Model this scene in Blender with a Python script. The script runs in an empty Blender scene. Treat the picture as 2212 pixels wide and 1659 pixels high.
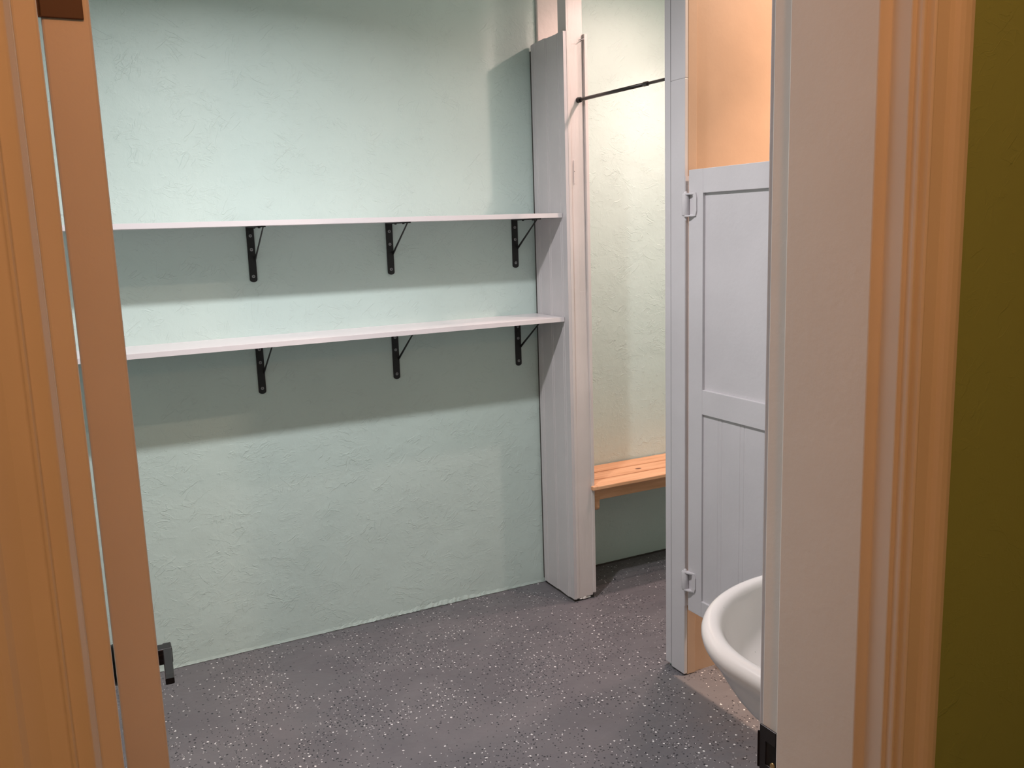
import bpy, bmesh, math, random
from mathutils import Vector, Matrix
S = bpy.context.scene
C = S.collection
PI = math.pi

# ------------------------------------------------------------ camera
cam_data = bpy.data.cameras.new('camera')
cam_data.sensor_width = 36.0
cam_data.lens = 1940.1 / 2212 * 36.0
cam_data.clip_start = 0.02
cam = bpy.data.objects.new('camera', cam_data)
C.objects.link(cam)
yaw, pitch, roll = math.radians(27.186), math.radians(9.866), math.radians(-1.843)
f = Vector((math.sin(yaw)*math.cos(pitch), math.cos(yaw)*math.cos(pitch), -math.sin(pitch)))
r = Vector((math.cos(yaw), -math.sin(yaw), 0)); u = r.cross(f)
r2 = math.cos(roll)*r + math.sin(roll)*u; u2 = -math.sin(roll)*r + math.cos(roll)*u
m = Matrix.Identity(4)
for i in range(3):
    m[i][0] = r2[i]; m[i][1] = u2[i]; m[i][2] = -f[i]
m[0][3] = 0; m[1][3] = 0; m[2][3] = 1.5
cam.matrix_world = m
S.camera = cam

# ------------------------------------------------------------ view, world, lights
S.view_settings.view_transform = 'Standard'
S.view_settings.look = 'None'
S.view_settings.gamma = 1.0
S.view_settings.exposure = 0.0
S.view_settings.use_curve_mapping = False
w = bpy.data.worlds.new('world'); S.world = w; w.use_nodes = True
w.node_tree.nodes['Background'].inputs[0].default_value = (0.6, 0.65, 0.7, 1)
w.node_tree.nodes['Background'].inputs[1].default_value = 0.0

def lamp(name, loc, power, color, radius):
    d = bpy.data.lights.new(name, 'POINT'); d.energy = power; d.color = color
    d.shadow_soft_size = radius
    o = bpy.data.objects.new(name, d); C.objects.link(o); o.location = loc
    return o
def disk(name, loc, power, color, size, spread=180):          # flat round area lamp facing down
    d = bpy.data.lights.new(name, 'AREA'); d.shape = 'DISK'; d.size = size; d.energy = power; d.color = color
    d.spread = math.radians(spread)
    o = bpy.data.objects.new(name, d); C.objects.link(o); o.location = loc
    return o
disk('room_ceiling_light', (0.60, 2.01, 2.577), 28.5, (1.0, 0.965, 0.985), 0.10, 150)
disk('changing_area_light', (2.16, 2.395, 2.44), 8.2, (1.0, 0.69, 0.62), 0.05, 165)
disk('changing_area_low_fill', (2.40, 2.80, 2.60), 4.8, (1.0, 0.72, 0.66), 0.10, 85)  # added fill, no fixture of its own: lifts the lower wall and floor
disk('changing_area_light_rear', (2.21, 2.77, 2.46), 4.6, (1.0, 0.68, 0.62), 0.05, 174)
disk('stall_light', (2.42, 1.72, 2.55), 22, (1.0, 0.68, 0.49), 0.06, 172)
disk('stall_floor_fill', (2.36, 1.72, 2.56), 12, (1.0, 0.68, 0.49), 0.08, 88)  # extra fill beside the stall lamp, added to brighten the stall floor
lamp('hall_bulb', (0.10, -0.42, 2.42), 24, (1.0, 0.395, 0.15), 0.10)

# ------------------------------------------------------------ materials
def new_mat(name):
    mt = bpy.data.materials.new(name); mt.use_nodes = True
    nt = mt.node_tree; b = nt.nodes['Principled BSDF']
    return mt, nt, b
def N(nt, t, **kw):
    n = nt.nodes.new(t)
    for k, v in kw.items(): setattr(n, k, v)
    return n
def coord(nt):
    g = N(nt, 'ShaderNodeNewGeometry')
    return g.outputs['Position']
def noise(nt, vec, scale, detail=3, rough=.5, dist=0.0):
    n = N(nt, 'ShaderNodeTexNoise'); n.inputs['Scale'].default_value = scale
    n.inputs['Detail'].default_value = detail; n.inputs['Roughness'].default_value = rough
    n.inputs['Distortion'].default_value = dist
    nt.links.new(vec, n.inputs['Vector']); return n.outputs['Fac']
def mr(nt, v, a, b, c=0.0, d=1.0):
    n = N(nt, 'ShaderNodeMapRange'); nt.links.new(v, n.inputs['Value'])
    for k, x in zip(('From Min', 'From Max', 'To Min', 'To Max'), (a, b, c, d)): n.inputs[k].default_value = x
    return n.outputs['Result']
def mth(nt, op, a, b=None):
    n = N(nt, 'ShaderNodeMath', operation=op)
    for i, x in enumerate((a, b)):
        if x is None: continue
        if isinstance(x, (int, float)): n.inputs[i].default_value = x
        else: nt.links.new(x, n.inputs[i])
    return n.outputs[0]
def mixc(nt, fac, a, b):
    n = N(nt, 'ShaderNodeMix', data_type='RGBA')
    if isinstance(fac, (int, float)): n.inputs[0].default_value = fac
    else: nt.links.new(fac, n.inputs[0])
    for i, x in ((6, a), (7, b)):
        if isinstance(x, tuple): n.inputs[i].default_value = (*x, 1)
        else: nt.links.new(x, n.inputs[i])
    return n.outputs[2]
def bump(nt, b, h, dist, strength=1.0):
    n = N(nt, 'ShaderNodeBump'); n.inputs['Strength'].default_value = strength
    n.inputs['Distance'].default_value = dist
    nt.links.new(h, n.inputs['Height']); nt.links.new(n.outputs[0], b.inputs['Normal'])

def paint(name, col, rough=.45, bs=90, bd=.0004, var=.05, vertical=0.0):
    mt, nt, b = new_mat(name)
    v = coord(nt)
    if vertical:
        mp = N(nt, 'ShaderNodeMapping'); mp.inputs['Scale'].default_value = (1, 1, vertical)
        nt.links.new(v, mp.inputs['Vector']); v2 = mp.outputs[0]
    else: v2 = v
    n1 = noise(nt, v2, bs, 3); n2 = noise(nt, v, 5, 4)
    dk = tuple(c*(1-var*2) for c in col)
    nt.links.new(mixc(nt, mr(nt, n2, .35, .65), dk, col), b.inputs['Base Color'])
    b.inputs['Roughness'].default_value = rough
    bump(nt, b, n1, bd)
    return mt
def plaster(name, col, rough=.5, amp=1.0, size=1.0):
    """hand trowelled plaster under paint: broad swells, plus short raised trowel ridges in patches"""
    mt, nt, b = new_mat(name)
    v = coord(nt)
    if size != 1:
        m0 = N(nt, 'ShaderNodeMapping'); m0.inputs['Scale'].default_value = (1/size,)*3; nt.links.new(v, m0.inputs['Vector']); v = m0.outputs[0]
    big = noise(nt, v, 3.0, 3)
    mid = noise(nt, v, 14, 3, .55, .4)
    h = mth(nt, 'MULTIPLY', big, 2.0)
    h = mth(nt, 'ADD', h, mth(nt, 'MULTIPLY', mid, .42))
    # (rotation, across scale, along scale, ridge width, height, patch scale, patch threshold, offset)
    for k, (rot, ac, al, wd, am, ms, th, off) in enumerate(((.75, 24, 6.5, .020, .30, 7.0, .53, 3.1), (-.45, 27, 7, .020, .28, 8.0, .54, 17.7),
                                                        (1.35, 26, 7, .022, .24, 6.5, .56, 31.3), (.15, 50, 17, .035, .17, 10, .52, 47.9), (2.3, 15, 5, .012, .26, 5.5, .57, 61.0))):
        mr0 = N(nt, 'ShaderNodeMapping'); mr0.inputs['Rotation'].default_value = (0, rot, 0); mr0.inputs['Location'].default_value = (off, 0, off*.6)
        nt.links.new(v, mr0.inputs['Vector'])
        mp = N(nt, 'ShaderNodeMapping'); mp.inputs['Scale'].default_value = (al, al, ac)
        nt.links.new(mr0.outputs[0], mp.inputs['Vector'])
        n = noise(nt, mp.outputs[0], 1.0, 2.5, .5, .35)
        dd = mth(nt, 'SUBTRACT', n, .5)
        rdg = mr(nt, mth(nt, 'ABSOLUTE', dd), 0, wd, 1, 0)
        step = mr(nt, dd, -.004, .010, 0, 1)                  # one-sided trowel edge
        mp2 = N(nt, 'ShaderNodeMapping'); mp2.inputs['Location'].default_value = (off*5, 1, off)
        nt.links.new(v, mp2.inputs['Vector'])
        mk = mr(nt, noise(nt, mp2.outputs[0], ms, 3.5, .62), th, th+.07)
        hh = mth(nt, 'ADD', mth(nt, 'MULTIPLY', rdg, .7), mth(nt, 'MULTIPLY', step, .35))
        h = mth(nt, 'ADD', h, mth(nt, 'MULTIPLY', mth(nt, 'MULTIPLY', hh, mk), am))
    fine = noise(nt, v, 160, 2)
    h = mth(nt, 'ADD', h, mth(nt, 'MULTIPLY', fine, .07))
    bump(nt, b, h, .0026*amp)
    dk = tuple(c*.955 for c in col)
    nt.links.new(mixc(nt, mr(nt, noise(nt, v, 2.2, 5), .3, .7), dk, col), b.inputs['Base Color'])
    b.inputs['Roughness'].default_value = rough
    return mt

MINT = (.595, .725, .685)
M_mint = plaster('mint_plaster', MINT, .5, 1.2, .66)
M_olive = plaster('hall_green_plaster', (.34, .465, .19), .55, .38, .5)
M_peach = paint('peach_wall_paint', (.52, .36, .262), .5, 90, .00025)
M_white = paint('white_gloss_paint', (.61, .578, .598), .38, 70, .0005, .03)
M_trim = paint('white_trim_paint', (.84, .81, .78), .28, 120, .00018, .03)
M_doorp = paint('white_door_paint', (.80, .76, .73), .42, 140, .0002, .03)
M_shelf = paint('white_shelf_laminate', (.80, .75, .765), .3, 40, .0001, .01)
M_ceil = paint('ceiling_paint', (.75, .76, .74), .8)
M_black = paint('black_powder_coat', (.005, .005, .005), .5, 200, .0001)
M_screw = paint('steel_screw', (.36, .36, .37), .35); M_screw.node_tree.nodes['Principled BSDF'].inputs['Metallic'].default_value = .5
M_bronze = paint('dark_bronze', (.012, .008, .009), .33, 60, .0001); M_bronze.node_tree.nodes['Principled BSDF'].inputs['Metallic'].default_value = .4
M_hinge = paint('oiled_bronze_hinge', (.10, .05, .03), .5, 60, .0001)
M_brass = paint('worn_brass', (.5, .33, .14), .35); M_brass.node_tree.nodes['Principled BSDF'].inputs['Metallic'].default_value = .8
M_rod = paint('bronze_rod', (.030, .022, .020), .35, 60, .0001)
M_dark = paint('painted_hole_shade', (.012, .010, .010), .9)  # near-black colour that paints the shade inside holes and slots
M_gap_shade = paint('painted_gap_shade', (.06, .055, .05), .9)  # flat dark colour standing in for the shade in gaps and seams

def porcelain():
    mt, nt, b = new_mat('porcelain')
    b.inputs['Base Color'].default_value = (.80, .73, .70, 1)
    b.inputs['Roughness'].default_value = .16
    b.inputs['Coat Weight'].default_value = .4; b.inputs['Coat Roughness'].default_value = .06
    v = coord(nt)
    n = noise(nt, v, 140, 1)
    sp = mr(nt, n, .80, .83)
    nt.links.new(mixc(nt, sp, (.80, .73, .70), (.45, .43, .40)), b.inputs['Base Color'])
    return mt
M_porc = porcelain()

def floor_mat():
    mt, nt, b = new_mat('grey_epoxy_floor')
    v = coord(nt)
    base = mixc(nt, mr(nt, noise(nt, v, 3.2, 5, .55, 1.0), .35, .68), (.128, .121, .132), (.160, .151, .161))
    dens = noise(nt, v, 5.0, 2)
    mask = mr(nt, dens, .36, .62, .12, 1.0)
    # wobble so the chips are irregular
    nw = N(nt, 'ShaderNodeTexNoise'); nw.inputs['Scale'].default_value = 170
    nt.links.new(v, nw.inputs['Vector'])
    sub = N(nt, 'ShaderNodeVectorMath', operation='SUBTRACT'); nt.links.new(nw.outputs['Color'], sub.inputs[0]); sub.inputs[1].default_value = (.5, .5, .5)
    sc = N(nt, 'ShaderNodeVectorMath', operation='SCALE'); nt.links.new(sub.outputs[0], sc.inputs[0]); sc.inputs['Scale'].default_value = .006
    ad = N(nt, 'ShaderNodeVectorMath', operation='ADD'); nt.links.new(v, ad.inputs[0]); nt.links.new(sc.outputs[0], ad.inputs[1])
    col = base
    chips = None
    for k, (scale, rad, prob, c, off) in enumerate(((52, .150, .26, (.78, .76, .76), 0), (54, .165, .62, (.030, .030, .038), 7.3), (95, .19, .17, (.60, .58, .59), 3.9), (88, .20, .32, (.035, .035, .042), 11.1))):
        mp = N(nt, 'ShaderNodeMapping'); mp.inputs['Location'].default_value = (off, off*.7, 0)
        nt.links.new(ad.outputs[0], mp.inputs['Vector'])
        vo = N(nt, 'ShaderNodeTexVoronoi', feature='F1', voronoi_dimensions='2D')
        vo.inputs['Scale'].default_value = scale
        nt.links.new(mp.outputs[0], vo.inputs['Vector'])
        sepc = N(nt, 'ShaderNodeSeparateColor'); nt.links.new(vo.outputs['Color'], sepc.inputs[0])
        pr = mth(nt, 'LESS_THAN', sepc.outputs[0], mth(nt, 'MULTIPLY', mask, prob))
        rr = mth(nt, 'MULTIPLY', mr(nt, sepc.outputs[1], 0, 1, .45, 1.15), rad)
        ins = mth(nt, 'LESS_THAN', vo.outputs['Distance'], rr)
        fac = mth(nt, 'MULTIPLY', pr, ins)
        col = mixc(nt, fac, col, c)
        chips = fac if chips is None else mth(nt, 'ADD', chips, fac)
    nt.links.new(col, b.inputs['Base Color'])
    mp = N(nt, 'ShaderNodeMapping'); mp.inputs['Scale'].default_value = (1, 2.2, 1); mp.inputs['Rotation'].default_value = (0, 0, .5)
    nt.links.new(v, mp.inputs['Vector'])
    nt.links.new(mr(nt, noise(nt, mp.outputs[0], 4, 4, .55, 1.8), .35, .65, .36, .62), b.inputs['Roughness'])
    hh = mth(nt, 'ADD', mth(nt, 'MULTIPLY', noise(nt, v, 12, 3), 1.0), mth(nt, 'MULTIPLY', chips, .18))
    bump(nt, b, hh, .0015)
    return mt
M_floor = floor_mat()

def pine():
    mt, nt, b = new_mat('knotty_pine')
    v = coord(nt)
    mp = N(nt, 'ShaderNodeMapping'); mp.inputs['Scale'].default_value = (1.3, 22, 22)
    nt.links.new(v, mp.inputs['Vector'])
    g = noise(nt, mp.outputs[0], 3.0, 4, .6, .8)
    col = mixc(nt, mr(nt, g, .3, .7), (.60, .30, .15), (.80, .46, .265))
    mp2 = N(nt, 'ShaderNodeMapping'); mp2.inputs['Scale'].default_value = (.6, 1, 1); nt.links.new(v, mp2.inputs['Vector'])
    vo = N(nt, 'ShaderNodeTexVoronoi', feature='F1'); vo.inputs['Scale'].default_value = 7.5
    nt.links.new(mp2.outputs[0], vo.inputs['Vector'])
    kn = mr(nt, vo.outputs['Distance'], .05, .085, 1, 0)
    col = mixc(nt, kn, col, (.16, .06, .03))
    nt.links.new(col, b.inputs['Base Color']); b.inputs['Roughness'].default_value = .5
    bump(nt, b, g, .0004)
    return mt
M_pine = pine()

# ------------------------------------------------------------ mesh helpers
def box(bm, x0, x1, y0, y1, z0, z1, mi=0):
    vs = [bm.verts.new((x, y, z)) for x in (x0, x1) for y in (y0, y1) for z in (z0, z1)]
    for q in ((0, 1, 3, 2), (4, 6, 7, 5), (0, 4, 5, 1), (2, 3, 7, 6), (0, 2, 6, 4), (1, 5, 7, 3)):
        fc = bm.faces.new([vs[i] for i in q]); fc.material_index = mi
def prism_z(bm, pts, z0, z1, mi=0):
    a = [bm.verts.new((x, y, z0)) for x, y in pts]; b = [bm.verts.new((x, y, z1)) for x, y in pts]
    n = len(pts)
    for i in range(n):
        bm.faces.new((a[i], a[(i+1) % n], b[(i+1) % n], b[i])).material_index = mi
    bm.faces.new(a[::-1]); bm.faces.new(b)
def prism(bm, pts, axis, t0, t1):
    """pts in the plane across `axis` (x: (y,z), y: (x,z), z: (x,y))"""
    def mk(p, t):
        return {'x': (t, p[0], p[1]), 'y': (p[0], t, p[1]), 'z': (p[0], p[1], t)}[axis]
    a = [bm.verts.new(mk(p, t0)) for p in pts]; b = [bm.verts.new(mk(p, t1)) for p in pts]
    n = len(pts)
    for i in range(n): bm.faces.new((a[i], a[(i+1) % n], b[(i+1) % n], b[i]))
    bm.faces.new(a[::-1]); bm.faces.new(b)
def tube(bm, p0, p1, r0, r1=None, n=20):
    r1 = r0 if r1 is None else r1
    p0 = Vector(p0); p1 = Vector(p1); d = (p1-p0).normalized()
    a = Vector((0, 0, 1)) if abs(d.z) < .9 else Vector((1, 0, 0))
    e1 = d.cross(a).normalized(); e2 = d.cross(e1)
    ra = [bm.verts.new(p0+(e1*math.cos(2*PI*i/n)+e2*math.sin(2*PI*i/n))*r0) for i in range(n)]
    rb = [bm.verts.new(p1+(e1*math.cos(2*PI*i/n)+e2*math.sin(2*PI*i/n))*r1) for i in range(n)]
    for i in range(n):
        fc = bm.faces.new((ra[i], ra[(i+1) % n], rb[(i+1) % n], rb[i])); fc.smooth = True
    bm.faces.new(ra[::-1]); bm.faces.new(rb)
def obj(name, bm, mats, parent=None, bevel=0.0, seg=2, loc=None, sub=0):
    bmesh.ops.recalc_face_normals(bm, faces=bm.faces)
    me = bpy.data.meshes.new(name); bm.to_mesh(me); bm.free()
    for mt in (mats if isinstance(mats, (list, tuple)) else [mats]): me.materials.append(mt)
    o = bpy.data.objects.new(name, me); C.objects.link(o)
    if bevel:
        md = o.modifiers.new('bevel', 'BEVEL'); md.width = bevel; md.segments = seg; md.limit_method = 'ANGLE'
        md.angle_limit = math.radians(35)
    if sub:
        md = o.modifiers.new('subdiv', 'SUBSURF'); md.levels = sub; md.render_levels = sub
    if parent:
        o.parent = parent
        if loc is None:                   # mesh given in world coordinates
            o.location = -Vector(parent['base']) if 'base' in parent.keys() else (0, 0, 0)
    if loc is not None: o.location = loc
    return o
def B(): return bmesh.new()
def struct(name, bm, mats, **k):
    o = obj(name, bm, mats, **k)
    if not o.parent: o['kind'] = 'structure'
    return o
def empty(name, loc, label=None, cat=None, group=None, kind=None):
    o = bpy.data.objects.new(name, None); C.objects.link(o); o.location = loc; o.empty_display_size = .05
    if label: o['label'] = label
    if cat: o['category'] = cat
    if group: o['group'] = group
    if kind: o['kind'] = kind
    return o
BASE = {}
def part(name, bm, mats, root, **k):
    """mesh in world coordinates, made a child of root (root not rotated at this point)"""
    o = obj(name, bm, mats, **k)
    o.parent = root
    wl = Vector((0, 0, 0)); q = root
    while q: wl += q.location; q = q.parent
    if root.type == 'MESH': wl = Vector((0, 0, 0)) + sum_loc(root)
    o.location = -wl
    return o
def sum_loc(q):
    v = Vector((0, 0, 0))
    while q: v += q.location; q = q.parent
    return v

# ============================================================ ROOM SHELL
YB = 3.2          # back wall plane
XP = 1.765        # plane of the partition, stall post and stall door
CEIL = 2.65
bm = B(); box(bm, -.75, 3.3, .35, 3.35, -.08, 0); box(bm, -1.6, 3.3, -2.2, .35, -.08, 0); struct('floor', bm, M_floor)
bm = B(); box(bm, -1.7, 3.4, -2.3, 3.35, CEIL, CEIL+.1); struct('ceiling', bm, M_ceil)

# back wall, with a ragged plaster lip along its foot
random.seed(4)
bm = B(); box(bm, -.7, 3.3, YB, YB+.12, 0, CEIL)
xs = -.6; prev = None
n = 260
for i in range(n+1):
    x = -.6 + (XP-.01+.6)*i/n
    amp = .55 + 1.6*max(0, 1-abs(x-1.3)/.45) + .5*max(0, 1-abs(x-.95)/.2)
    zb = .0005 + abs(math.sin(x*37)+math.sin(x*71+1))*.0006*amp + random.random()*.0022*amp
    zt = zb + .004 + random.random()*.006*amp
    d = .0015 + random.random()*.0022*amp
    ring = [bm.verts.new((x, YB-.0003, zb)), bm.verts.new((x, YB-d, zb+.001)), bm.verts.new((x, YB-d*.7, (zb+zt)/2)), bm.verts.new((x, YB-.0003, zt+.006))]
    if prev:
        for a in range(3): bm.faces.new((prev[a], ring[a], ring[a+1], prev[a+1]))
    prev = ring
struct('wall_back', bm, M_mint)
bm = B(); box(bm, -.72, -.6, .775, YB, 0, CEIL); struct('wall_left', bm, M_mint)
bm = B(); box(bm, 3.2, 3.32, .775, YB, 0, CEIL); struct('wall_right', bm, M_mint)

# wall with the doorway: hall side olive, room side mint
JL, JR = 0.0, .727          # jamb faces
Y0, Y1 = .594, .770         # hall face and room face
DH = 2.045
def front_piece(bm, x0, x1, z0, z1):
    box(bm, x0, x1, Y0, Y0+.09, z0, z1, 0); box(bm, x0, x1, Y0+.09, Y1, z0, z1, 1)
bm = B()
front_piece(bm, -1.6, JL-.018, 0, CEIL); front_piece(bm, JR+.018, 3.2, 0, CEIL); front_piece(bm, JL-.018, JR+.018, DH+.018, CEIL)
struct('wall_front', bm, [M_olive, M_mint])
# rest of the hall behind the camera
bm = B(); box(bm, -1.7, -1.6, -2.2, .594, 0, CEIL); struct('wall_hall_left', bm, M_olive)
bm = B(); box(bm, 1.9, 2.0, -2.2, .594, 0, CEIL); struct('wall_hall_right', bm, M_olive)
bm = B(); box(bm, -1.6, 1.9, -2.3, -2.2, 0, CEIL); struct('wall_hall_back', bm, M_olive)

# door frame: double rabbet jamb
def frame_side(name, s):
    xf = JL if s < 0 else JR
    o = -s; sw = .0136 if s < 0 else .012
    pts = [(xf-o*.018, Y0), (xf, Y0), (xf, .6165), (xf+o*sw, .620), (xf+o*sw, .734), (xf, .7365), (xf, Y1), (xf-o*.018, Y1)]
    bm = B(); prism_z(bm, pts, 0, DH)
    return struct(name, bm, M_trim, bevel=.0015, seg=2)
frame_side('trim_1', -1); frame_side('trim_2', 1)
bm = B(); box(bm, JL-.018, JR+.018, Y0, Y1, DH, DH+.018); box(bm, JL, JR, .62, .734, DH-.012, DH); struct('trim_3', bm, M_trim, bevel=.0015)
# casing, hall side: stepped and beaded profile, (offset from jamb face, y)
prof = [(.0055, .5945), (.0055, .5885), (.0065, .5865), (.0085, .5858), (.0100, .5868), (.0108, .5890), (.0118, .5890), (.0125, .5868),
        (.0140, .5822), (.0160, .5805), (.0178, .5812), (.0190, .5830), (.0205, .5832), (.034, .5815), (.038, .5795), (.0415, .5755), (.046, .5738), (.053, .5732), (.059, .5742), (.0612, .5765), (.0612, .5945)]
prof_l = [(.0005, .5945), (.0008, .5930), (.0036, .5885), (.0050, .5880), (.0128, .5876), (.0134, .5858), (.0142, .5847), (.0150, .5844), (.0158, .5847), (.0166, .5856), (.0174, .5862), (.027, .5850),
        (.034, .5815), (.038, .5795), (.0415, .5755), (.046, .5738), (.053, .5732), (.059, .5742), (.0592, .5765), (.0592, .5945)]
def casing(name, s):
    bm = B()
    prof = prof_l if s < 0 else prof_r
    pts = [((JR+a) if s > 0 else (JL-a), y) for a, y in prof]
    a = [bm.verts.new((x, y, 0)) for x, y in pts]; b = [bm.verts.new((x, y, DH+.0055+(q[0]-.0055))) for (x, y), q in zip(pts, prof)]
    n = len(pts)
    for i in range(n):
        bm.faces.new((a[i], a[(i+1) % n], b[(i+1) % n], b[i]))
    bm.faces.new(a[::-1]); bm.faces.new(b)
    return struct(name, bm, M_trim, bevel=.0006)
prof_r = prof
casing('trim_4', -1); casing('trim_5', 1)
bm = B()
a = [bm.verts.new((JL-q[0], q[1], DH+q[0])) for q in prof]; b = [bm.verts.new((JR+q[0], q[1], DH+q[0])) for q in prof]
for i in range(len(prof)): bm.faces.new((a[i], a[(i+1) % len(prof)], b[(i+1) % len(prof)], b[i]))
bm.faces.new(a[::-1]); bm.faces.new(b)
struct('trim_6', bm, M_trim, bevel=.0006)
# casing, room side (plain), seen only from inside
for nm, x0, x1 in (('trim_7', JL-.066, JL-.006), ('trim_8', JR+.006, JR+.066)):
    bm = B(); box(bm, x0, x1, Y1, Y1+.012, 0, DH+.06); struct(nm, bm, M_white, bevel=.002)

# stall wall (peach on the stall side) and its white end post
bm = B(); ST = CEIL
box(bm, XP+.012, 3.2, 2.250, 2.290, 0, ST, 0); box(bm, XP+.012, 3.2, 2.290, 2.335, 0, ST, 1)
struct('wall_stall', bm, [M_peach, M_mint])
bm = B(); box(bm, XP, XP+.012, 2.3115, 2.341, .012, ST); struct('trim_9', bm, M_white, bevel=.002)
bm = B(); box(bm, XP-.001, XP+.012, 2.240, 2.3095, .006, 1.925); box(bm, XP-.0005, XP+.012, 2.240, 2.3095, 1.925, ST)
struct('trim_10', bm, M_white, bevel=.0022)
bm = B(); box(bm, XP+.001, XP+.012, 2.3090, 2.3120, .02, ST-.01); struct('trim_11', bm, M_gap_shade)
# peach batten on the stall side of the post
bm = B(); box(bm, XP+.0122, XP+.046, 2.2402, 2.2505, 0.002, ST); struct('trim_12', bm, M_peach, bevel=.002)
# front of the stall beyond its door
bm = B(); box(bm, XP, XP+.06, .77, 1.585, 0, ST); struct('wall_stall_front', bm, [M_white])

# painted curb at the foot of the back wall in the changing area
bm = B()
prism(bm, [(3.2, 0), (3.2, .016), (3.19, .012), (3.09, .012), (3.068, .010), (3.052, 0)], 'x', XP+.105, 3.2)
struct('trim_13', bm, M_floor)
bm = B(); box(bm, XP+.105, 3.2, 3.194, 3.2, .013, .020); struct('trim_14', bm, M_gap_shade)  # dark strip painted as the shaded gap along the wall
# nailer on the back wall above the partition
bm = B(); box(bm, 1.797, 1.905, 3.186, YB, 2.12, CEIL); struct('trim_15', bm, paint('pink_white_paint', (.80, .70, .66), .4, 30, .0016, .05), bevel=.003)

# ============================================================ SHORT PARTITION BESIDE THE SHELVES
M_pk = paint('pinkish_white_paint', (.70, .64, .62), .35, 55, .0010, .04, .15)
P = empty('short_partition', (1.816, 3.06, 0), 'narrow white painted beadboard partition standing against the mint wall at the shelf ends', 'partition')
def beads(y0, y1, ys, x, depth=.0022, wd=.006):
    """outline (x,y) of a board face with pairs of raised beads, running from y0 to y1 at plane x facing -x"""
    pts = [(x, y0)]
    for yc in ys:
        for off in (-.006, .006):
            c = yc+off
            pts += [(x, c-.0045), (x+depth, c-.0030), (x+.0002, c-.0008), (x+.0002, c+.0008), (x+depth, c+.0030), (x, c+.0045)] if False else \
                   [(x, c-.0035), (x-.0012, c-.0018), (x-.0012, c+.0018), (x, c+.0035)]
        # shallow grooves both sides of the pair
    pts.append((x, y1))
    return pts
bm = B()
face = beads(2.944, 3.188, (2.985, 3.074, 3.160), XP)
zt = 2.195
a = [bm.verts.new((x, y, .010+.003*math.sin(y*60))) for x, y in face]
# wavy cut top edge
b = [bm.verts.new((x, y, zt+.003*math.sin(y*43)+(-.002 if y > 3.17 else 0))) for x, y in face]
a2 = [bm.verts.new((XP+.0125, y, .010)) for x, y in face]
b2 = [bm.verts.new((XP+.0125, y, zt+.003*math.sin(y*43)+(-.002 if y > 3.17 else 0))) for x, y in face]
n = len(face)
for i in range(n-1):
    bm.faces.new((a[i], a[i+1], b[i+1], b[i])); bm.faces.new((a2[i], b2[i], b2[i+1], a2[i+1]))
    bm.faces.new((b[i], b[i+1], b2[i+1], b2[i])); bm.faces.new((a[i], a2[i], a2[i+1], a[i+1]))
bm.faces.new((a[0], b[0], b2[0], a2[0])); bm.faces.new((a[-1], a2[-1], b2[-1], b[-1]))
part('beadboard_panel', bm, paint('white_beadboard_paint', (.61, .578, .59), .36, 40, .0006, .03, .1), P)
bm = B(); box(bm, 1.7775, 1.7905, 2.943, 2.965, .012, 2.2); part('edge_strip', bm, M_pk, P, bevel=.002)
bm = B(); box(bm, 1.7905, 1.852, 2.952, 3.01, 0, CEIL)
box(bm, 1.783, 1.7906, 2.952, 3.01, 2.19, CEIL); box(bm, 1.7905, 1.822, 2.9505, 2.953, .014, 2.17); prism(bm, [(2.9445, .014), (2.9530, .014), (2.9530, 1.25), (2.9518, 1.25), (2.9445, .72)], 'x', 1.7900, 1.8535)
part('post', bm, M_pk, P, bevel=.002)
bm = B(); box(bm, 1.853, 1.8665, 2.940, 3.19, .024, 2.192); part('back_panel', bm, M_pk, P, bevel=.0015)
bm = B(); box(bm, XP+.0015, XP+.012, 3.188, 3.1995, .02, 2.17); part('wall_seam', bm, M_gap_shade, P)  # dark strip for the shaded gap between panel and wall
# painted-over strike plate and foot filler
bm = B(); box(bm, 1.802, 1.8075, 2.9462, 2.948, 1.655, 1.742); part('strike_plate', bm, M_pk, P, bevel=.0008)
bm = B(); tube(bm, (1.8045, 2.9463, 1.70), (1.8045, 2.9458, 1.70), .0013, n=8); part('screw_hole', bm, M_dark, P)
bm = B()
random.seed(8)
for k in range(34):
    cx, cy, cz, rr = 1.797+random.random()*.043, 2.9455+random.random()*.008, .005+random.random()*.009, .0022+random.random()*.0030
    bmesh.ops.create_icosphere(bm, subdivisions=2, radius=rr, matrix=Matrix.Translation((cx, cy, cz)) @ Matrix.Diagonal((1.7, .7, .8, 1)))
part('foot_filler', bm, M_trim, P)
bm = B(); box(bm, XP+.004, 1.862, 2.951, 3.18, 0, .013); part('foot_gap_shade', bm, M_gap_shade, P)  # dark slab painted as the shade under the partition
# bent nail with its wire
bm = B()
tube(bm, (1.8455, 2.952, 2.168), (1.842, 2.925, 2.170), .0016, n=8); tube(bm, (1.842, 2.925, 2.170), (1.822, 2.930, 2.166), .0010, n=6)
part('nail', bm, M_screw, P)

# ============================================================ SHELVES AND BRACKETS
def shelf(z, label):
    rt = empty('wall_shelf', (.58, YB, z-.017), label, 'shelf', 'long white wall shelves')
    bm = B(); box(bm, -.6, XP-.002, 2.974, YB, z-.017, z)
    o = part('board', bm, M_shelf, rt, bevel=.0015)
    bm = B(); box(bm, -.6, XP-.002, 2.9725, 2.974, z-.0168, z-.0003)
    part('edge_band', bm, M_shelf, rt)
    return rt
shelf(1.549, 'upper of the two long white wall shelves, near eye level')
shelf(1.1545, 'lower of the two long white wall shelves, its top surface visible')

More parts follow.
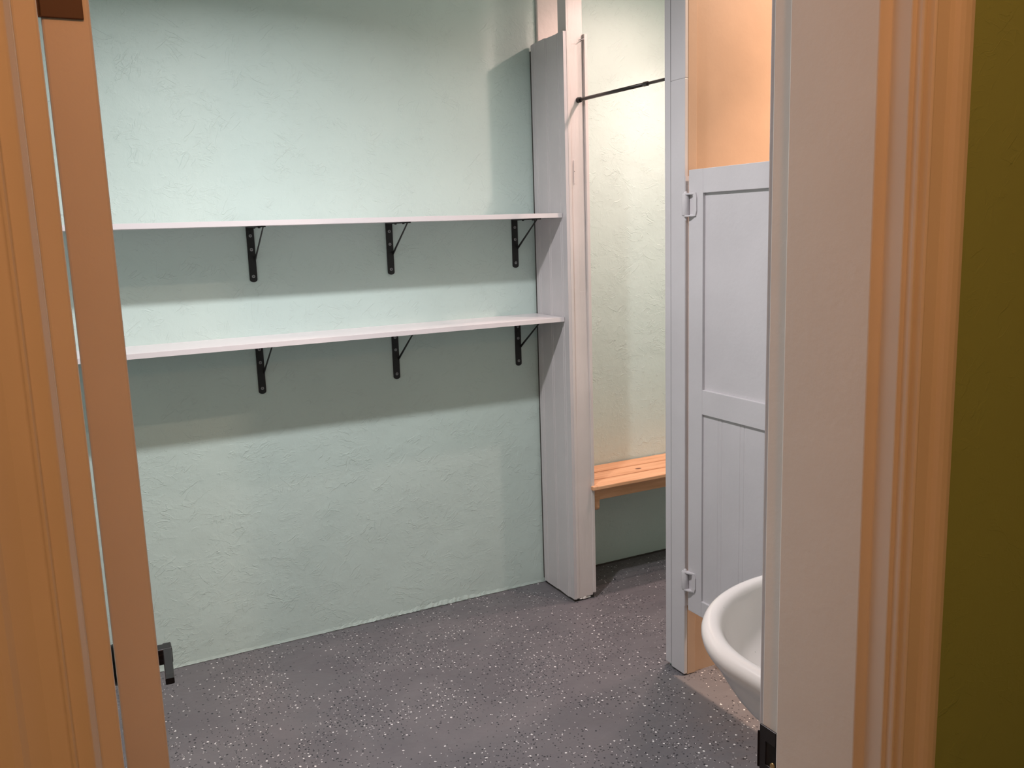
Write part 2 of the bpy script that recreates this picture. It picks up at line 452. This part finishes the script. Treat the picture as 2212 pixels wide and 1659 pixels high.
def bracket():
    rt = empty('shelf_bracket', (0, 0, 0))
    # local: x along the wall, -y out from it, z=0 under the shelf
    bm = B(); w_ = .0130
    pts = [(-w_, -.0005), (w_, -.0005), (w_, -.179)] + [(w_*math.cos(t*PI/8), -.181-w_*.7*math.sin(t*PI/8)) for t in range(0, 9)] + [(-w_, -.179)]
    prism(bm, pts[::-1], 'y', 0, -.0045)
    obj('wall_plate', bm, M_black, rt, bevel=.0006)
    bm = B(); box(bm, -w_, w_, -.195, 0, -.0045, -.0003); obj('shelf_plate', bm, M_black, rt, bevel=.0006)
    bm = B()
    p = [(-.163, -.004), (-.171, -.004), (-.0045, -.118), (-.0045, -.108)]
    prism(bm, p, 'x', .0085, .0122); obj('brace', bm, M_black, rt, bevel=.0006)
    for z in (-.031, -.078, -.170):
        bm = B(); tube(bm, (0, -.0045, z), (0, -.0062, z), .0058, .0046, 16); s = obj('screw', bm, M_screw, rt)
        bm = B(); box(bm, -.0034, .0034, -.0065, -.0061, z-.0006, z+.0006); box(bm, -.0006, .0006, -.0065, -.0061, z-.0034, z+.0034)
        obj('screw_slot', bm, M_dark, s)
    for y in (-.075, -.155):
        bm = B(); tube(bm, (0, y, -.0045), (0, y, -.0075), .005, .0035, 12); obj('screw', bm, M_black, rt)['label'] = 'black screw into shelf'
    return rt
def dup(rt):
    c = rt.copy(); C.objects.link(c)
    def rec(src, dst):
        for ch in [o for o in bpy.data.objects if o.parent == src]:
            k = ch.copy(); C.objects.link(k); k.parent = dst; rec(ch, k)
    rec(rt, c)
    return c
br = bracket(); first = True
spots = [(.6475, 1.532, 'black steel bracket under the upper shelf, leftmost in view'), (1.152, 1.532, 'black steel bracket under the upper shelf, the middle one'),
         (1.676, 1.532, 'black steel bracket under the upper shelf, next to the white partition'), (.647, 1.1375, 'black steel bracket under the lower shelf, leftmost in view'),
         (1.152, 1.1375, 'black steel bracket under the lower shelf, the middle one'), (1.676, 1.1375, 'black steel bracket under the lower shelf, next to the white partition')]
made = [br]+[dup(br) for _ in range(5)]
for o, (x, z, l) in zip(made, spots):
    o.location = (x, YB, z); o['label'] = l; o['category'] = 'shelf bracket'; o['group'] = 'black shelf brackets'

# ============================================================ CURTAIN ROD
R = empty('curtain_rod', (1.83, 2.952, 1.958), 'thin dark tension rod spanning from the white partition to the stall post', 'curtain rod')
def L(t): return Vector((1.829, 2.952, 1.958)).lerp(Vector((1.862, 2.335, 1.958)), t)
bm = B(); tube(bm, L(.02), L(.64), .0064); part('outer_tube', bm, M_rod, R)
bm = B(); tube(bm, L(.64), L(.98), .0052); part('inner_tube', bm, M_rod, R)
bm = B(); tube(bm, L(.625), L(.66), .0078); part('collar', bm, M_rod, R, bevel=.001)
for t0, t1 in ((0.0, .03), (.97, 1.0)):
    bm = B(); tube(bm, L(t0), L(t1), .0105, .0095); part('end_cap', bm, M_black, R, bevel=.0015)

# ============================================================ BENCH
BN = empty('wall_bench', (2.5, 3.06, .477), 'slatted pine bench fixed to the wall between the partition and the stall post', 'bench')
ZB = .476
for y0, y1 in ((2.917, 3.000), (3.011, 3.096), (3.107, 3.192)):
    bm = B(); box(bm, 1.869, 3.19, y0, y1, ZB-.017, ZB); part('slat', bm, M_pine, BN, bevel=.004, seg=3)
bm = B(); box(bm, 1.875, 3.19, 2.986, 3.174, ZB-.024, ZB-.0172); part('gap_light_block', bm, M_pine, BN)  # added unseen board, stops light falling through the slat gaps
bm = B(); box(bm, 1.847, 1.870, 2.917, 2.9385, ZB-.0168, ZB-.0002); part('slat_nose', bm, M_pine, BN, bevel=.003, seg=3)
bm = B(); box(bm, 1.902, 3.19, 2.962, 2.985, .403, ZB-.017); part('front_rail', bm, M_pine, BN, bevel=.002)
bm = B(); box(bm, 1.902, 3.19, 3.175, YB, .39, ZB-.017); part('wall_rail', bm, M_pine, BN, bevel=.002)
for x in (1.869, 2.9):
    bm = B()
    prism(bm, [(2.957, ZB-.017), (2.957, .374), (2.960, .366), (2.968, .361), (2.980, .360), (3.175, .360), (3.175, ZB-.017)], 'x', x, x+.033)
    part('support_arm', bm, M_pine, BN, bevel=.004, seg=3)

# ============================================================ STALL DOOR
SD = empty('stall_door', (XP, 2.22, .243), 'white framed stall door with flat upper panel and beadboard lower panel, hung on the post', 'stall door')
yh, yl = 2.2215, 1.605; XD = XP
st = .066
bm = B()
box(bm, XD, XD+.034, yh-st, yh, .243, 1.655); box(bm, XD, XD+.034, yl, yl+st, .243, 1.655)
box(bm, XD, XD+.034, yl+st, yh-st, 1.584, 1.655); box(bm, XD, XD+.034, yl+st, yh-st, .911, .988); box(bm, XD, XD+.034, yl+st, yh-st, .243, .296)
part('frame', bm, M_white, SD, bevel=.0012)
bm = B(); box(bm, XD+.010, XD+.024, yl+st-.002, yh-st+.002, .985, 1.587); part('upper_panel', bm, M_white, SD)
bm = B()
ys = [yl+st]; pts = []
def bead_in(y0, y1, yc, x):
    pts = [(x, y0)]
    for c0 in yc:
        for off in (-.0085, .0085):
            c = c0+off
            pts += [(x, c-.0035), (x+.0014, c-.0010), (x+.0014, c+.0010), (x, c+.0035)]
    pts.append((x, y1)); return pts
pts = bead_in(yl+st-.002, yh-st+.002, (1.678, 1.778, 1.878, 1.979, 2.077), XD+.0070)
prism_z(bm, pts+[(XD+.02, yh-st+.002), (XD+.02, yl+st-.002)], .293, .914)
part('lower_panel', bm, M_white, SD)
def stall_hinge(z0, z1):
    bm = B()
    yc, xc = 2.2265, XP-.008
    tube(bm, (xc, yc, z0+.004), (xc, yc, z1-.004), .0115, n=20)                       # barrel
    tube(bm, (xc, yc, z1-.004), (xc, yc, z1+.004), .0078, .004, n=16)                 # pin head
    tube(bm, (xc, yc, z0-.012), (xc, yc, z0+.004), .0035, .0035, n=10)
    for z in (z0, z1-.007):
        prism(bm, [(XP+.0, 2.236), (xc-.008, 2.234), (xc-.009, 2.220), (xc-.004, 2.205), (XP+.0, 2.186)], 'z', z, z+.005)
    prism(bm, [(2.186, z0+.001), (2.203, z0+.001), (2.197, z0+.014), (2.197, z1-.014), (2.203, z1-.001), (2.186, z1-.001), (2.181, z1-.016), (2.181, z0+.016)], 'x', XP-.0045, XP+.0005)
    return part('hinge', bm, M_white, SD, bevel=.0008)
stall_hinge(1.516, 1.588); stall_hinge(.314, .381)
# rail strip between post and door that the hinges sit on
bm = B(); box(bm, XP+.0008, XP+.0455, 2.2385, 2.2400, .250, 1.638); part('gap_strip', bm, M_white, SD)

# ============================================================ SINK
SK = empty('wall_sink', (1.18, .782, .67), 'white porcelain wall-hung sink behind the right door jamb', 'sink')
def sink_mesh():
    bm = B()
    cx, cy = 1.183, 1.0
    n = 72
    def ring(a, bf, z, yb, k=2.0, dy=0.0):
        vs = []
        for i in range(n):
            t = 2*PI*i/n
            c, s = math.cos(t), math.sin(t)
            x = cx + a*math.copysign(abs(c)**(2/k), c)
            if s >= 0: y = cy+dy+bf*abs(s)**(2/k)
            else: y = cy+dy-(cy+dy-yb)*abs(s)**(.42)          # squarer towards the wall
            vs.append(bm.verts.new((x, y, z)))
        return vs
    W = .783
    rings = [ring(.045, .045, .655, .90, 2, -.06), ring(.16, .13, .658, W, 2), ring(.21, .185, .675, W), ring(.243, .212, .712, W), ring(.268, .236, .757, W),
             ring(.280, .248, .776, W), ring(.290, .257, .788, W), ring(.2955, .262, .801, W), ring(.2940, .261, .813, W), ring(.2875, .2555, .8205, W), ring(.277, .246, .8225, W+.012),
             ring(.2665, .237, .8205, W+.085), ring(.2595, .231, .8155, W+.10), ring(.2545, .226, .805, W+.106), ring(.243, .215, .775, W+.115), ring(.222, .19, .735, W+.13), ring(.175, .15, .70, W+.15), ring(.10, .09, .684, W+.18), ring(.03, .03, .680, .965, 2, -.0)]
    for a, b in zip(rings, rings[1:]):
        for i in range(n):
            fc = bm.faces.new((a[i], a[(i+1) % n], b[(i+1) % n], b[i])); fc.smooth = True
    bm.faces.new(rings[0][::-1]); bm.faces.new(rings[-1])
    return bm
part('basin', sink_mesh(), M_porc, SK, sub=1)
bm = B(); tube(bm, (1.183, .985, .682), (1.183, .985, .6845), .024, n=24); part('drain', bm, M_screw, SK, bevel=.001)
bm = B(); tube(bm, (1.183, .96, .50), (1.183, .96, .66), .018, n=20); tube(bm, (1.183, .772, .50), (1.183, .97, .50), .018, n=20); part('waste_pipe', bm, M_screw, SK)

# ============================================================ ENTRY DOOR (open into the room)
D = empty('door_1', (.0185, .765, .008), kind='structure')
# local: leaf from y=0 to .703, x 0 to TH
TH = .0332
bm = B(); box(bm, 0, TH, 0, .703, 0, 2.02)
leaf = obj('door_leaf', bm, M_doorp, D, bevel=.002)
zk = .8655
def lever(s, x0):
    rt = None
    bm = B()
    tube(bm, (x0, .632, zk), (x0+s*.009, .632, zk), .031, .029, 32)
    rose = obj('handle_rose', bm, M_bronze, leaf, bevel=.0015)
    bm = B()
    tube(bm, (x0+s*.008, .632, zk), (x0+s*.042, .632, zk), .0125, .0120, 20)
    box(bm, min(x0+s*.020, x0+s*.046), max(x0+s*.020, x0+s*.046),   .621, .643, zk-.0125, zk+.0125)
    obj('handle_neck', bm, M_bronze, leaf, bevel=.002)
    # arm: a flat tapering bar that reaches back towards the hinge side
    bm = B()
    secs = []
    for t in [i/10 for i in range(11)]:
        y = .646-.132*t
        xo = .0400 - .007*t
        zc = zk + .003 + .008*t
        hw = .0065 - .0005*t; hh = .0085-.0035*t
        if t == 1: hh *= .9
        secs.append([bm.verts.new((x0+s*(xo+a*hw), y, zc+b*hh)) for a, b in ((-1, -.8), (-.8, -1), (.8, -1), (1, -.8), (1, .8), (.8, 1), (-.8, 1), (-1, .8))])
    for a, b in zip(secs, secs[1:]):
        for i in range(8): bm.faces.new((a[i], a[(i+1) % 8], b[(i+1) % 8], b[i]))
    bm.faces.new(secs[0][::-1]); bm.faces.new(secs[-1])
    obj('handle_lever', bm, M_bronze, leaf)
lever(1, TH); lever(-1, 0.0)
bm = B(); box(bm, .006, .030, .7025, .7045, zk-.03, zk+.03); obj('latch_plate', bm, M_bronze, leaf, bevel=.0005)
for z in (.24, .91, 1.653):
    bm = B(); box(bm, -.0015, .0285, -.0022, .0005, z, z+.089)
    h = obj('hinge', bm, M_hinge, D, bevel=.0006)
    bm = B(); tube(bm, (-.011, .004, z), (-.011, .004, z+.089), .0062, n=16); box(bm, -.011, .0005, -.0022, .0005, z, z+.089); obj('hinge_knuckle', bm, M_hinge, h)
D.rotation_euler = (0, 0, -math.atan(.0262))

# strike plate let into the right jamb
SP = empty('strike_plate', (JR-.001, .752, .861), 'dark bronze latch strike plate let into the right door jamb', 'strike plate')
bm = B()
z0, z1 = .820, .8885
box(bm, JR-.0022, JR+.0002, .7375, .7445, z0, z1); box(bm, JR-.0022, JR+.0002, .7445, .772, z1-.019, z1); box(bm, JR-.0022, JR+.0002, .7445, .772, z0, z0+.019); box(bm, JR-.0022, JR+.0002, .7615, .772, z0+.018, z1-.018)
prism(bm, [(JR+.0002, .7715), (JR-.0022, .7715), (JR-.0026, .7725), (JR-.0034, .7735), (JR-.0036, .7745), (JR-.0014, .7745), (JR+.0002, .7740)], 'z', z0+.010, z1-.010)
part('plate', bm, M_bronze, SP, bevel=.0006)
bm = B(); box(bm, JR-.0010, JR-.0002, .7444, .7616, z0+.018, z1-.018); part('latch_hole_shade', bm, M_dark, SP)  # dark slab painted as the hole's shade, jamb solid behind it
bm = B(); tube(bm, (JR-.0001, .7495, z0+.023), (JR-.0030, .7495, z0+.023), .0042, .0034, 14); part('screw', bm, M_brass, SP)
